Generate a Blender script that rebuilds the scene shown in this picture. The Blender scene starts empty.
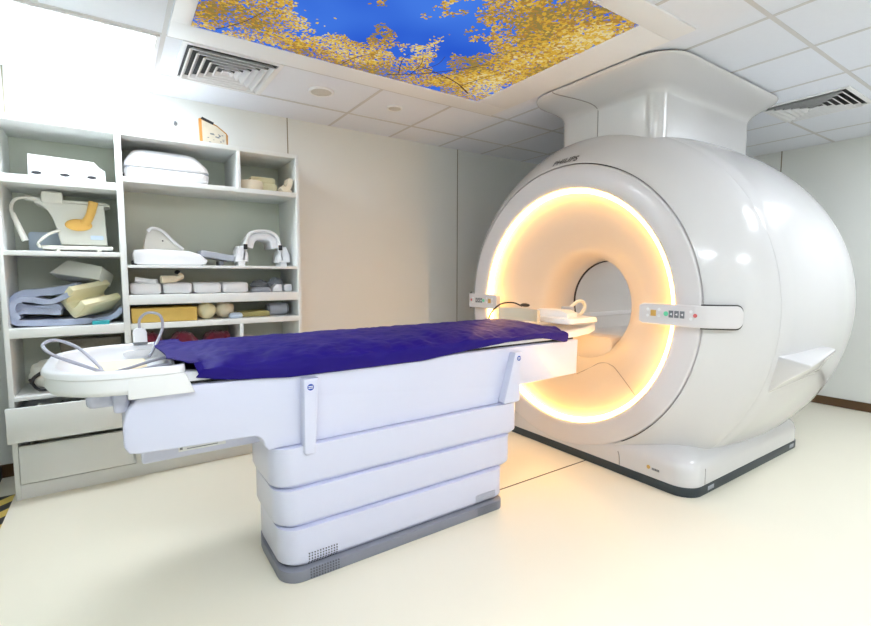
import bpy, bmesh, math, random
from mathutils import Vector, Matrix, noise
random.seed(7)
S = bpy.context.scene
COL = S.collection
PI = math.pi
EXPO = 1.36
CZ = 2.57            # ceiling height
YC, ZC = 2.30, 1.065 # axis of the scanner bore

# ------------------------------------------------------------------ materials
def srgb(r, g, b):
    f = lambda c: (c/255/12.92) if c/255 <= .04045 else ((c/255+.055)/1.055)**2.4
    return (f(r), f(g), f(b), 1)

def mat(name, col, rough=.5, coat=0, metal=0, emit=None, estr=0, noise_amt=0, nscale=8, bump=0, bscale=60, spec=.5, sheen=0, trans=0, sss=0):
    m = bpy.data.materials.new(name); m.use_nodes = True
    nt = m.node_tree; b = nt.nodes['Principled BSDF']
    b.inputs['Base Color'].default_value = col
    b.inputs['Roughness'].default_value = rough
    b.inputs['Coat Weight'].default_value = coat
    b.inputs['Coat Roughness'].default_value = .08
    b.inputs['Metallic'].default_value = metal
    b.inputs['Specular IOR Level'].default_value = spec
    b.inputs['Sheen Weight'].default_value = sheen
    b.inputs['Transmission Weight'].default_value = trans
    tc = nt.nodes.new('ShaderNodeTexCoord')
    if noise_amt:
        n = nt.nodes.new('ShaderNodeTexNoise'); n.inputs['Scale'].default_value = nscale; n.inputs['Detail'].default_value = 4
        r = nt.nodes.new('ShaderNodeMapRange'); r.inputs['To Min'].default_value = 1-noise_amt; r.inputs['To Max'].default_value = 1+noise_amt*.4
        mx = nt.nodes.new('ShaderNodeMix'); mx.data_type = 'RGBA'; mx.blend_type = 'MULTIPLY'; mx.inputs['Factor'].default_value = 1
        mx.inputs[6].default_value = col
        nt.links.new(tc.outputs['Object'], n.inputs['Vector']); nt.links.new(n.outputs['Fac'], r.inputs['Value'])
        nt.links.new(r.outputs['Result'], mx.inputs[7]); nt.links.new(mx.outputs[2], b.inputs['Base Color'])
    if bump:
        n2 = nt.nodes.new('ShaderNodeTexNoise'); n2.inputs['Scale'].default_value = bscale; n2.inputs['Detail'].default_value = 3
        bp = nt.nodes.new('ShaderNodeBump'); bp.inputs['Strength'].default_value = bump; bp.inputs['Distance'].default_value = .01
        nt.links.new(tc.outputs['Object'], n2.inputs['Vector']); nt.links.new(n2.outputs['Fac'], bp.inputs['Height'])
        nt.links.new(bp.outputs['Normal'], b.inputs['Normal'])
    if emit:
        b.inputs['Emission Color'].default_value = emit; b.inputs['Emission Strength'].default_value = estr
    return m

M = {}
M['wall'] = mat('wall_panel_paint', srgb(229, 230, 226), .42, noise_amt=.02, nscale=3)
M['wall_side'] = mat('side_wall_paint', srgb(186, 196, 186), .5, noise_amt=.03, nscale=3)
M['ceil'] = mat('ceiling_tile', srgb(230, 233, 242), .75, bump=.05, bscale=90, noise_amt=.02, nscale=30)
M['tbar'] = mat('ceiling_tbar', srgb(205, 203, 204), .5)
M['floor'] = mat('vinyl_floor', srgb(238, 232, 214), .3, noise_amt=.035, nscale=1.6, spec=.45)
M['floorseam'] = mat('floor_seam', srgb(60, 50, 40), .6)
M['skirt'] = mat('brown_skirting', srgb(92, 66, 40), .4, noise_amt=.1, nscale=10)
M['black'] = mat('black_rubber', srgb(28, 27, 27), .5)
M['seam'] = mat('wall_seam', srgb(150, 142, 122), .6)
M['cabinet'] = mat('cabinet_laminate', srgb(232, 234, 232), .35, noise_amt=.01, nscale=5)
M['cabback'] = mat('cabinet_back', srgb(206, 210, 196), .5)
M['shell'] = mat('gantry_plastic', srgb(215, 213, 214), .22, coat=.5)
M['face'] = mat('gantry_face', srgb(222, 218, 220), .3, coat=.3)
M['flare'] = mat('bore_flare', srgb(212, 202, 192), .38, coat=.15)
M['tube'] = mat('bore_tube', srgb(212, 211, 210), .4)
M['gap'] = mat('dark_gap', srgb(58, 54, 52), .7)
M['softgap'] = mat('soft_gap', srgb(150, 145, 142), .7)
M['basedark'] = mat('base_charcoal', srgb(50, 60, 66), .45)
M['ring'] = mat('light_ring', srgb(255, 236, 190), .4, emit=(1, .54, .13, 1), estr=6.2)
M['table'] = mat('table_plastic', srgb(213, 215, 236), .3, coat=.3)
M['tray'] = mat('tray_plastic', srgb(240, 241, 245), .3, coat=.3)
M['tablegrey'] = mat('table_skirt', srgb(132, 134, 146), .45)
M['hole'] = mat('vent_hole', srgb(84, 86, 96), .8)
M['white'] = mat('white_plastic', srgb(238, 238, 240), .35, coat=.2)
M['offwhite'] = mat('off_white_plastic', srgb(222, 221, 212), .45)
M['grey'] = mat('grey_plastic', srgb(168, 172, 182), .45)
M['midgrey'] = mat('mid_grey_plastic', srgb(120, 124, 130), .5)
M['dark'] = mat('dark_plastic', srgb(36, 36, 40), .5)
M['cable'] = mat('grey_cable', srgb(170, 170, 184), .4)
M['blue'] = mat('blue_mark', srgb(30, 70, 170), .4)
M['orange'] = mat('orange_foam', srgb(240, 190, 100), .6)
M['amber'] = mat('amber_button', srgb(214, 170, 90), .4)
M['green'] = mat('green_button', srgb(110, 215, 170), .4)
M['red'] = mat('red_button', srgb(215, 110, 110), .4)
M['cream'] = mat('cream_foam', srgb(232, 224, 186), .8, bump=.15, bscale=120)
M['beige'] = mat('beige_foam', srgb(226, 214, 190), .8, bump=.1, bscale=100)
M['yellowfoam'] = mat('yellow_foam', srgb(226, 192, 104), .85, bump=.2, bscale=160, noise_amt=.08, nscale=20)
M['pad'] = mat('tray_pad', srgb(248, 232, 196), .7)
M['blanket'] = mat('blue_grey_blanket', srgb(170, 180, 204), .9, bump=.3, bscale=140, sheen=.3)
M['teal'] = mat('teal_box', srgb(40, 160, 170), .4)
M['wood'] = mat('orange_wood', srgb(190, 130, 60), .4, noise_amt=.15, nscale=20)
M['wicker'] = mat('dark_grey_mesh', srgb(150, 142, 128), .8, noise_amt=.35, nscale=70)
M['junk'] = mat('mixed_fabric', srgb(120, 110, 116), .8, noise_amt=.6, nscale=35)
M['glass'] = mat('clear_plastic', srgb(200, 215, 225), .2, trans=.5)
M['lens'] = mat('speaker_mesh', srgb(206, 202, 196), .6, noise_amt=.1, nscale=90)
M['lamp'] = mat('lamp_diffuser', (1, 1, 1, 1), .5, emit=(.90, .97, 1.06, 1), estr=8.6)
M['borefill'] = mat('bore_fill', (1, 1, 1, 1), .5, emit=(1, .99, .97, 1), estr=5.0)
M['label'] = mat('pale_label', srgb(205, 220, 238), .4)
M['print'] = mat('grey_print', srgb(120, 122, 130), .5)
M['logo'] = mat('logo_grey', srgb(84, 82, 86), .4)

def cloth_mat():
    m = mat('indigo_cloth', srgb(27, 6, 116), .55, sheen=.03, spec=.2, bump=.18, bscale=16)
    nt = m.node_tree; b = nt.nodes['Principled BSDF']
    b.inputs['Sheen Tint'].default_value = srgb(110, 100, 220)
    return m
M['cloth'] = cloth_mat()

def maroon_mat():
    m = mat('maroon_blanket', srgb(120, 20, 45), .8, sheen=.3)
    nt = m.node_tree; b = nt.nodes['Principled BSDF']
    tc = nt.nodes.new('ShaderNodeTexCoord'); n = nt.nodes.new('ShaderNodeTexNoise'); n.inputs['Scale'].default_value = 11; n.inputs['Detail'].default_value = 2
    cr = nt.nodes.new('ShaderNodeValToRGB'); e = cr.color_ramp.elements
    e[0].position = .58; e[0].color = srgb(118, 18, 48); e[1].position = .66; e[1].color = srgb(206, 120, 60)
    nt.links.new(tc.outputs['Object'], n.inputs['Vector']); nt.links.new(n.outputs['Fac'], cr.inputs['Fac']); nt.links.new(cr.outputs['Color'], b.inputs['Base Color'])
    return m
M['maroon'] = maroon_mat()

def hatch_mat():
    m = mat('hazard_tape', srgb(200, 170, 60), .5)
    nt = m.node_tree; b = nt.nodes['Principled BSDF']
    tc = nt.nodes.new('ShaderNodeTexCoord'); mp = nt.nodes.new('ShaderNodeMapping'); mp.inputs['Rotation'].default_value = (0, 0, PI/4)
    w = nt.nodes.new('ShaderNodeTexWave'); w.inputs['Scale'].default_value = 2.2
    cr = nt.nodes.new('ShaderNodeValToRGB'); cr.color_ramp.interpolation = 'CONSTANT'; e = cr.color_ramp.elements
    e[0].color = srgb(50, 50, 50); e[1].position = .5; e[1].color = srgb(206, 180, 90)
    nt.links.new(tc.outputs['Object'], mp.inputs['Vector']); nt.links.new(mp.outputs['Vector'], w.inputs['Vector'])
    nt.links.new(w.outputs['Fac'], cr.inputs['Fac']); nt.links.new(cr.outputs['Color'], b.inputs['Base Color'])
    return m
M['hatch'] = hatch_mat()

# ------------------------------------------------------------------ mesh builder
def rr(x0, x1, y0, y1, r, n=8):
    """rounded rectangle outline, counter-clockwise"""
    if not isinstance(r, (list, tuple)): r = (r,)*4
    out = []
    cs = ((x1-r[0], y0+r[0], -PI/2, r[0]), (x1-r[1], y1-r[1], 0, r[1]), (x0+r[2], y1-r[2], PI/2, r[2]), (x0+r[3], y0+r[3], PI, r[3]))
    for cx, cy, a, q in cs:
        for k in range(n+1):
            t = a + PI/2*k/n
            out.append((cx+q*math.cos(t), cy+q*math.sin(t)))
    return out

def smooth_path(pts, n=8, closed=False):
    """Catmull-Rom through points"""
    P = [Vector(p) for p in pts]; out = []
    L = len(P); segs = L if closed else L-1
    for i in range(segs):
        if closed: a, b, c, d = P[(i-1) % L], P[i], P[(i+1) % L], P[(i+2) % L]
        else: a, b, c, d = P[max(i-1, 0)], P[i], P[i+1], P[min(i+2, L-1)]
        for k in range(n):
            t = k/n
            out.append(.5*((2*b)+(c-a)*t+(2*a-5*b+4*c-d)*t*t+(3*b-a-3*c+d)*t**3))
    if not closed: out.append(P[-1])
    return out

class MB:
    def __init__(s): s.bm = bmesh.new(); s.mi = 0
    def _join(s, tb, mtx=None):
        for f in tb.faces: f.material_index = s.mi
        if mtx: tb.transform(mtx)
        me = bpy.data.meshes.new('t'); tb.to_mesh(me); tb.free()
        s.bm.from_mesh(me); bpy.data.meshes.remove(me); return s
    def m(s, i): s.mi = i; return s
    def box(s, x0, x1, y0, y1, z0, z1, r=0, seg=3, mtx=None):
        tb = bmesh.new(); bmesh.ops.create_cube(tb, size=1)
        for v in tb.verts: v.co = ((x0+x1)/2+v.co.x*(x1-x0), (y0+y1)/2+v.co.y*(y1-y0), (z0+z1)/2+v.co.z*(z1-z0))
        if r: bmesh.ops.bevel(tb, geom=tb.edges[:], offset=min(r, .49*min(x1-x0, y1-y0, z1-z0)), segments=seg, profile=.5, affect='EDGES')
        return s._join(tb, mtx)
    def loft(s, rings, cap0=True, cap1=True, closed_ring=True, mtx=None):
        tb = bmesh.new(); V = [[tb.verts.new(p) for p in r] for r in rings]
        n = len(rings[0])
        for a, b in zip(V, V[1:]):
            for k in range(n if closed_ring else n-1):
                tb.faces.new((a[k], a[(k+1) % n], b[(k+1) % n], b[k]))
        if cap0: tb.faces.new(V[0][::-1])
        if cap1: tb.faces.new(V[-1])
        bmesh.ops.recalc_face_normals(tb, faces=tb.faces[:])
        return s._join(tb, mtx)
    def prism(s, poly, axis, h0, h1, bev=0, seg=2, mtx=None):
        """poly in the plane across axis: x->(y,z), y->(x,z), z->(x,y)"""
        f = {'x': lambda p, h: (h, p[0], p[1]), 'y': lambda p, h: (p[0], h, p[1]), 'z': lambda p, h: (p[0], p[1], h)}[axis]
        tb = bmesh.new()
        A = [tb.verts.new(f(p, h0)) for p in poly]; B = [tb.verts.new(f(p, h1)) for p in poly]; n = len(poly)
        fa = tb.faces.new(A); fb = tb.faces.new(B)
        for k in range(n): tb.faces.new((A[k], A[(k+1) % n], B[(k+1) % n], B[k]))
        bmesh.ops.recalc_face_normals(tb, faces=tb.faces[:])
        if bev:
            ed = list({e for ff in (fa, fb) for e in ff.edges})
            bmesh.ops.bevel(tb, geom=ed, offset=bev, segments=seg, profile=.5, affect='EDGES')
        return s._join(tb, mtx)
    def cyl(s, c, r, h, axis='z', n=32, bev=0, r2=None):
        tb = bmesh.new(); bmesh.ops.create_cone(tb, cap_ends=True, segments=n, radius1=r, radius2=r if r2 is None else r2, depth=h)
        if bev:
            ed = [e for e in tb.edges if any(len(f.verts) > 4 for f in e.link_faces)]
            bmesh.ops.bevel(tb, geom=ed, offset=bev, segments=3, profile=.5, affect='EDGES')
        R = {'z': Matrix(), 'x': Matrix.Rotation(PI/2, 4, 'Y'), 'y': Matrix.Rotation(-PI/2, 4, 'X')}[axis]
        return s._join(tb, Matrix.Translation(c) @ R)
    def ball(s, c, rx, ry, rz, n=24, rough=0, fr=6, mtx=None, power=1):
        tb = bmesh.new(); bmesh.ops.create_uvsphere(tb, u_segments=n*2, v_segments=n, radius=1)
        for v in tb.verts:
            if power != 1: v.co = Vector([math.copysign(abs(q)**power, q) for q in v.co])
            k = 1+(rough*noise.fractal(v.co*fr*.3+Vector(c)*3, .6, 2.0, 4) if rough else 0)
            v.co = Vector((v.co.x*rx*k, v.co.y*ry*k, v.co.z*rz*k))
        T = Matrix.Translation(c)
        return s._join(tb, T @ mtx if mtx else T)
    def tube(s, pts, r, n=10, smooth=0, closed=False):
        P = smooth_path(pts, smooth, closed) if smooth else [Vector(p) for p in pts]
        rings = []; L = len(P); up = None
        for i, p in enumerate(P):
            if closed: t = (P[(i+1) % L]-P[i-1]).normalized()
            else: t = (P[min(i+1, L-1)]-P[max(i-1, 0)]).normalized()
            if up is None:
                up = Vector((0, 0, 1)) if abs(t.z) < .9 else Vector((1, 0, 0))
            a = t.cross(up).normalized(); up = a.cross(t).normalized()
            rad = r(i/(L-1)) if callable(r) else r
            rings.append([p+rad*(math.cos(2*PI*k/n)*a+math.sin(2*PI*k/n)*up) for k in range(n)])
        if closed: rings.append(rings[0])
        return s.loft(rings, not closed, not closed)
    def lathe_x(s, prof, yc=YC, zc=ZC, n=160, zmin=None, a0=0, a1=2*PI):
        rings = []
        for X, r in prof:
            ring = []
            for k in range(n):
                t = 2*PI*k/n
                z = zc+r*math.sin(t)
                if zmin is not None: z = max(z, zmin)
                ring.append((X, yc+r*math.cos(t), z))
            rings.append(ring)
        return s.loft(rings, False, False)
    def lathe_z(s, prof, c, n=40, cap=True):
        rings = [[(c[0]+r*math.cos(2*PI*k/n), c[1]+r*math.sin(2*PI*k/n), c[2]+z) for k in range(n)] for r, z in prof]
        return s.loft(rings, cap, cap)
    def sheet(s, fn, nu, nv, thick=0):
        tb = bmesh.new()
        V = [[tb.verts.new(fn(i/nu, j/nv)) for j in range(nv+1)] for i in range(nu+1)]
        for i in range(nu):
            for j in range(nv): tb.faces.new((V[i][j], V[i+1][j], V[i+1][j+1], V[i][j+1]))
        if thick:
            bmesh.ops.recalc_face_normals(tb, faces=tb.faces[:])
            bmesh.ops.solidify(tb, geom=tb.faces[:], thickness=thick)
        return s._join(tb)
    def build(s, name, mats, parent=None, ang=35, origin=None):
        me = bpy.data.meshes.new(name)
        for f in s.bm.faces: f.smooth = True
        if origin is None and parent is not None: origin = parent.matrix_world.translation if False else PO.get(parent.name, Vector())
        if origin is not None: bmesh.ops.translate(s.bm, verts=s.bm.verts[:], vec=-Vector(origin))
        s.bm.to_mesh(me); s.bm.free()
        for m_ in (mats if isinstance(mats, (list, tuple)) else [mats]): me.materials.append(m_)
        me.set_sharp_from_angle(angle=math.radians(ang))
        o = bpy.data.objects.new(name, me); COL.objects.link(o)
        if parent is not None: o.parent = parent; PO[o.name] = Vector(origin)
        elif origin is not None: o.location = origin
        return o

PO = {}   # world origin of every parent, so a part's mesh is written in its thing's frame
def thing(name, label, cat, loc, group=None):
    o = bpy.data.objects.new(name, None); COL.objects.link(o); o.empty_display_size = .1
    o.location = loc; o['label'] = label; o['category'] = cat
    if group: o['group'] = group
    PO[o.name] = Vector(loc); return o
def tag(o, label, cat, group=None):
    o['label'] = label; o['category'] = cat
    if group: o['group'] = group
    return o
def single(mb, name, mats, label, cat, group=None, origin=None, ang=35):
    if origin is None:
        cs = [v.co for v in mb.bm.verts]
        origin = (sum(c.x for c in cs)/len(cs), sum(c.y for c in cs)/len(cs), min(c.z for c in cs))
    return tag(mb.build(name, mats, None, ang, origin), label, cat, group)
def struct(mb, name, mats, parent=None):
    o = mb.build(name, mats, parent); o['kind'] = 'structure'; return o
def dup(root, loc, label, group=None):
    r = root.copy(); COL.objects.link(r); r.location = loc; r['label'] = label
    if group: r['group'] = group
    for ch in root.children:
        c = ch.copy(); COL.objects.link(c); c.parent = r
        for g in ch.children:
            d = g.copy(); COL.objects.link(d); d.parent = c
    return r

# ------------------------------------------------------------------ room
XL, XR, YB, YF = -.65, 5.82, 3.97, -2.3
struct(MB().box(XL-.1, XR+.1, YF-.1, YB+.1, -.1, 0), 'floor', M['floor'])
struct(MB().box(XL-.1, XR+.1, YF-.1, YB+.1, CZ, CZ+.1), 'ceiling', M['ceil'])
struct(MB().box(XL-.1, XR+.1, YB, YB+.1, 0, CZ), 'wall_back', M['wall'])
struct(MB().box(XR, XR+.1, YF, YB, 0, CZ), 'wall_right', M['wall'])
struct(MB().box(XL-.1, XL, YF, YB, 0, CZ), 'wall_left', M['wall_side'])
struct(MB().box(XL-.1, XR+.1, YF-.1, YF, 0, CZ), 'wall_front', M['wall'])
struct(MB().box(XR-.014, XR, YF, YB, 0, .085, .004), 'baseboard_right', M['skirt'])
struct(MB().box(XL, XR-.014, YB-.012, YB, 0, .085, .004), 'baseboard_back', M['skirt'])
struct(MB().box(XL, XL+.012, YF, YB-.012, 0, .085, .004), 'baseboard_left', M['black'])
for i, (x, z0) in enumerate(((-.50, 2.0), (1.24, 0.09), (2.985, .09), (4.73, .09))):
    struct(MB().box(x-.004, x+.004, YB-.003, YB+.01, z0, CZ), 'trim_%d' % (i+1), M['seam'])
for i, y in enumerate((2.12, .37)):
    struct(MB().box(XR-.003, XR+.01, y-.005, y+.005, .085, CZ), 'trim_%d' % (i+5), M['seam'])
# ceiling grid
g = MB()
for x in (-.238, .286, 1.60, 2.19, 2.755, 3.30, 3.89, 4.73, 5.32):
    for y0, y1 in ((YF, YB),): g.box(x-.011, x+.011, y0, y1, CZ-.002, CZ+.01)
for y in (3.578, 2.985, 1.69, 1.085, .50, -.09, -.68, -1.27, -1.86):
    g.box(XL, XR, y-.011, y+.011, CZ-.0022, CZ+.01)
struct(g, 'ceiling_grid', M['tbar'])
struct(MB().box(1.80, 2.69, 2.046, 2.054, 0, .0015), 'floor_seam', M['floorseam'])
tp = MB().box(-.638, -.535, 1.2, 3.62, 0, .002)
single(tp, 'floor_tape', M['hatch'], 'black and yellow striped floor tape along the left wall beside the shelving', 'tape')

# ------------------------------------------------------------------ ceiling lamps
def lamp(x0, x1, y0, y1, label, grp='ceiling light panels'):
    t = thing('ceiling_light', label, 'ceiling light', ((x0+x1)/2, (y0+y1)/2, CZ), grp)
    f = MB()
    w = .02
    f.box(x0, x1, y0, y0+w, CZ-.012, CZ); f.box(x0, x1, y1-w, y1, CZ-.012, CZ)
    f.box(x0, x0+w, y0+w, y1-w, CZ-.012, CZ); f.box(x1-w, x1, y0+w, y1-w, CZ-.012, CZ)
    f.build('frame', M['white'], t)
    MB().box(x0+w, x1-w, y0+w, y1-w, CZ-.008, CZ-.001).build('diffuser', M['lamp'], t)
    return t
l0 = lamp(-.63, .27, 2.995, 3.565, 'bright long ceiling light above the white shelving beside the square air vent')
LIGHTS = [((-.32, .35), 'added square fill light near the left wall out in front'), ((.70, -.30), 'added square fill light out in front of the foot tray'), ((1.2, -.62), 'glowing square ceiling light out in front of the patient table'),  # first two are added fill lights out of view, softening shade around the table
          ((3.60, .12), 'glowing square ceiling light beside the right flank of the scanner'), ((2.4, -1.6), 'glowing square ceiling light towards the front wall'),
          ((4.86, .45), 'glowing square ceiling light near the right wall')]
l1 = lamp(LIGHTS[0][0][0]-.28, LIGHTS[0][0][0]+.28, LIGHTS[0][0][1]-.28, LIGHTS[0][0][1]+.28, LIGHTS[0][1])
for (x, y), lb in LIGHTS[1:]: dup(l1, (x, y, CZ), lb, 'ceiling light panels')

# ------------------------------------------------------------------ ceiling mural (backlit autumn tree print)
t = thing('ceiling_light_panel', 'large backlit ceiling panel showing yellow autumn leaves against blue sky', 'light panel', (1.33, 2.13, CZ))
px0, px1, py0, py1 = .39, 2.275, 1.49, 2.785
f = MB(); ox0, ox1, oy0, oy1 = .30, 2.56, 1.35, 2.965
zb = CZ-.012
f.box(ox0, ox1, oy0, py0, zb, CZ, .003); f.box(ox0, ox1, py1, oy1, zb, CZ, .003)
f.box(ox0, px0, py0, py1, zb, CZ, .003); f.box(px1, ox1, py0, py1, zb, CZ, .003)
f.build('frame', M['white'], t)
def emis(name, c, s=1/2**EXPO):
    m = bpy.data.materials.new(name); m.use_nodes = True; nt = m.node_tree; nt.nodes.clear()
    e = nt.nodes.new('ShaderNodeEmission'); e.inputs['Color'].default_value = c; e.inputs['Strength'].default_value = s
    o = nt.nodes.new('ShaderNodeOutputMaterial'); nt.links.new(e.outputs[0], o.inputs['Surface']); return m
def skymat():
    m = emis('mural_sky', srgb(45, 105, 220)); nt = m.node_tree; e = nt.nodes['Emission']
    tc = nt.nodes.new('ShaderNodeTexCoord'); n = nt.nodes.new('ShaderNodeTexNoise'); n.inputs['Scale'].default_value = 1.3
    cr = nt.nodes.new('ShaderNodeValToRGB'); el = cr.color_ramp.elements
    el[0].position = .3; el[0].color = srgb(36, 84, 205); el[1].position = .7; el[1].color = srgb(72, 128, 232)
    nt.links.new(tc.outputs['Object'], n.inputs['Vector']); nt.links.new(n.outputs['Fac'], cr.inputs['Fac']); nt.links.new(cr.outputs['Color'], e.inputs['Color'])
    return m
MUR = [skymat(), emis('leaf_gold', srgb(206, 164, 62)), emis('leaf_yellow', srgb(216, 184, 88)), emis('leaf_ochre', srgb(172, 130, 62)),
       emis('leaf_olive', srgb(146, 126, 70)), emis('leaf_pale', srgb(222, 204, 148)), emis('branch_print', srgb(72, 52, 48))]
pm = MB(); pm.m(0).box(px0, px1, py0, py1, CZ-.008, CZ-.001)
blobs = [(.45, 2.70, .20, 1.0), (.60, 2.45, .17, .9), (.42, 2.25, .22, .9), (.78, 2.66, .13, .8), (.95, 2.64, .13, .95), (1.10, 2.72, .13, .9), (1.2, 2.58, .12, .8), (1.33, 2.50, .10, .7), (1.30, 2.68, .16, 1.0),
         (1.48, 2.72, .13, .9), (1.62, 2.60, .10, .5), (1.70, 2.72, .11, .8), (1.85, 2.62, .17, 1.1), (1.80, 2.32, .13, 1.0), (2.0, 2.45, .22, 1.2), (2.15, 2.2, .24, 1.2), (2.0, 2.0, .22, 1.1), (2.2, 2.65, .18, 1.1),
         (2.1, 1.75, .3, 1.7), (2.2, 2.05, .22, 1.2), (2.1, 2.4, .2, .8), (1.8, 1.85, .17, .9), (1.72, 1.65, .22, 1.0), (2.2, 1.6, .2, 1.1), (1.5, 1.6, .2, .6), (.45, 1.9, .2, .8), (.55, 1.6, .2, .8), (.75, 2.35, .08, .6), (1.38, 2.36, .05, .6), (1.62, 2.0, .07, .5), (.95, 2.42, .05, .4), (1.28, 2.28, .07, .6), (1.18, 2.20, .05, .5), (1.05, 2.46, .09, .7), (1.42, 2.55, .09, .7), (.86, 2.5, .08, .6), (1.55, 2.45, .06, .5)]
tb = bmesh.new(); rnd = random.Random(3)
def dens(x, y):
    d = sum(w*math.exp(-((x-a)**2+(y-b)**2)/(r*r)) for a, b, r, w in blobs)
    n = noise.fractal(Vector((x*6, y*6, 1.7)), .75, 2.0, 4)
    return d*.88+n*1.05
cnt = 0
while cnt < 17000:
    x, y = rnd.uniform(px0+.002, px1-.002), rnd.uniform(py0+.002, py1-.002)
    d = dens(x, y)
    if d < .60+rnd.uniform(-.22, .16): continue
    cnt += 1
    L = rnd.uniform(.0065, .012)*(1 if d < 1.05 else min(1.6, 1+(d-1.05)*.8)); a = rnd.uniform(0, 2*PI); W = L*rnd.uniform(.5, .8)
    z = CZ-.0083-rnd.uniform(0, .0012)
    c, s_ = math.cos(a), math.sin(a)
    V = [tb.verts.new((x+c*p*L-s_*q*W, y+s_*p*L+c*q*W, z)) for p, q in ((-1, 0), (-.3, -.8), (.5, -.7), (1, 0), (.5, .7), (-.3, .8))]
    fc = tb.faces.new(V); k = noise.noise(Vector((x*3, y*3, 4)))+rnd.uniform(-.5, .5)
    fc.material_index = 4 if k < -.36 else 3 if k < -.08 else 1 if k < .25 else 2 if k < .55 else 5
me = bpy.data.meshes.new('t'); tb.to_mesh(me); tb.free(); pm.bm.from_mesh(me)
def twig(pts, w):
    P = smooth_path([(a, b, 0) for a, b in pts], 6)
    pm.m(6)
    A = []; B = []
    for i, p in enumerate(P):
        q = (P[min(i+1, len(P)-1)]-P[max(i-1, 0)]).normalized(); n_ = Vector((-q.y, q.x, 0))*w*(1-.6*i/len(P))
        A.append((p.x+n_.x, p.y+n_.y, CZ-.0098)); B.append((p.x-n_.x, p.y-n_.y, CZ-.0098))
    t2 = bmesh.new()
    VA = [t2.verts.new(p) for p in A]; VB = [t2.verts.new(p) for p in B]
    for i in range(len(A)-1): t2.faces.new((VA[i], VA[i+1], VB[i+1], VB[i]))
    pm._join(t2)
twig(((2.12, 2.70), (1.95, 2.60), (1.78, 2.55), (1.6, 2.52)), .006)
twig(((1.5, 2.74), (1.68, 2.60), (1.85, 2.40), (1.93, 2.27)), .005)
twig(((1.62, 2.66), (1.60, 2.5), (1.54, 2.38)), .003); twig(((1.62, 2.6), (1.68, 2.45), (1.66, 2.33)), .003)
twig(((1.55, 2.68), (1.48, 2.52), (1.47, 2.42)), .003); twig(((1.2, 2.75), (1.25, 2.6), (1.35, 2.5)), .003)
twig(((.5, 2.75), (.6, 2.6), (.66, 2.45)), .003); twig(((2.0, 2.62), (2.05, 2.4), (2.15, 2.2)), .004)
pm.build('print_panel', MUR, t)

# ------------------------------------------------------------------ air vents and speakers in the ceiling
def vent(x0, x1, y0, y1, label):
    cx, cy = (x0+x1)/2, (y0+y1)/2
    t = thing('air_vent', label, 'air vent', (cx, cy, CZ), 'square four-way air vents')
    MB().box(x0+.03, x1-.03, y0+.03, y1-.03, CZ-.0012, CZ+.002).build('backing', M['dark'], t)
    f = MB(); w = .028
    f.box(x0, x1, y0, y0+w, CZ-.01, CZ+.002, .003); f.box(x0, x1, y1-w, y1, CZ-.01, CZ+.002, .003)
    f.box(x0, x0+w, y0+w, y1-w, CZ-.01, CZ+.002, .003); f.box(x1-w, x1, y0+w, y1-w, CZ-.01, CZ+.002, .003)
    f.build('frame', M['white'], t)
    l = MB(); hx, hy = (x1-x0)/2, (y1-y0)/2
    n = 6
    for k in range(n):
        s0 = (1-(k+.15)/n*1.0); ax, ay = (hx-.03)*s0, (hy-.03)*s0
        d = .024
        def ring(a, b, z): return [(cx-a, cy-b, z), (cx+a, cy-b, z), (cx+a, cy+b, z), (cx-a, cy+b, z)]
        l.loft([ring(ax-.010, ay-.010, CZ-.0245), ring(ax, ay, CZ-.026), ring(max(ax-d, .004), max(ay-d, .004), CZ-.002), ring(max(ax-d-.003, .001), max(ay-d-.003, .001), CZ-.002), ring(max(ax-.012, .001), max(ay-.012, .001), CZ-.0235)], False, False)
    l.build('louvers', M['white'], t, ang=20)
    return t
vent(.375, .925, 2.985, 3.55, 'square slatted air vent in the ceiling next to the bright light over the shelving')
vent(4.175, 4.72, 1.15, 1.70, 'square slatted air vent in the ceiling behind the scanner column on the right')
def speaker(x, y, r, label):
    t = thing('ceiling_speaker', label, 'ceiling speaker', (x, y, CZ))
    MB().lathe_z([(r, 0), (r, -.006), (r-.006, -.012), (r*.80, -.010), (r*.80, 0)], (x, y, CZ)).build('rim', M['white'], t)
    MB().lathe_z([(r*.79, -.002), (r*.79, -.008), (r*.4, -.012), (.001, -.013)], (x, y, CZ)).build('grille', M['lens'], t)
speaker(1.265, 3.265, .088, 'larger round speaker grille in the ceiling nearer to the square air vent')
speaker(1.85, 3.265, .06, 'smaller round disc in the ceiling above the bare back wall')

# ------------------------------------------------------------------ scanner
g = thing('mri_scanner', 'large white ring shaped scanner with a glowing amber light around its bore', 'scanner', (3.45, YC, 0))
prof_front = [(2.676, .999), (2.682, 1.012), (2.70, 1.036), (2.72, 1.06), (2.755, 1.098), (2.80, 1.14), (2.85, 1.18), (2.90, 1.212), (2.95, 1.235), (2.998, 1.248)]
prof_front = [(p.x, p.y) for p in smooth_path([(a, b, 0) for a, b in prof_front], 3)]
MB().lathe_x([(2.72, .998)]+prof_front, zmin=.12).build('front_shell', M['shell'], g, 40)
rear = [(3.004, 1.2465), (3.01, 1.250), (3.15, 1.266), (3.3, 1.279), (3.5, 1.287), (3.7, 1.29), (3.95, 1.284), (4.15, 1.266), (4.33, 1.232), (4.5, 1.178), (4.62, 1.11), (4.70, 1.02), (4.74, .9), (4.75, .7), (4.75, .345)]
MB().lathe_x([(3.02, 1.22)]+rear, zmin=.12).build('rear_shell', M['shell'], g, 40)
MB().lathe_x([(3.0035, 1.242), (2.99, 1.2445), (2.995, 1.23), (3.015, 1.23), (3.008, 1.2455)], zmin=.125).build('shell_joint', M['midgrey'], g)
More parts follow.
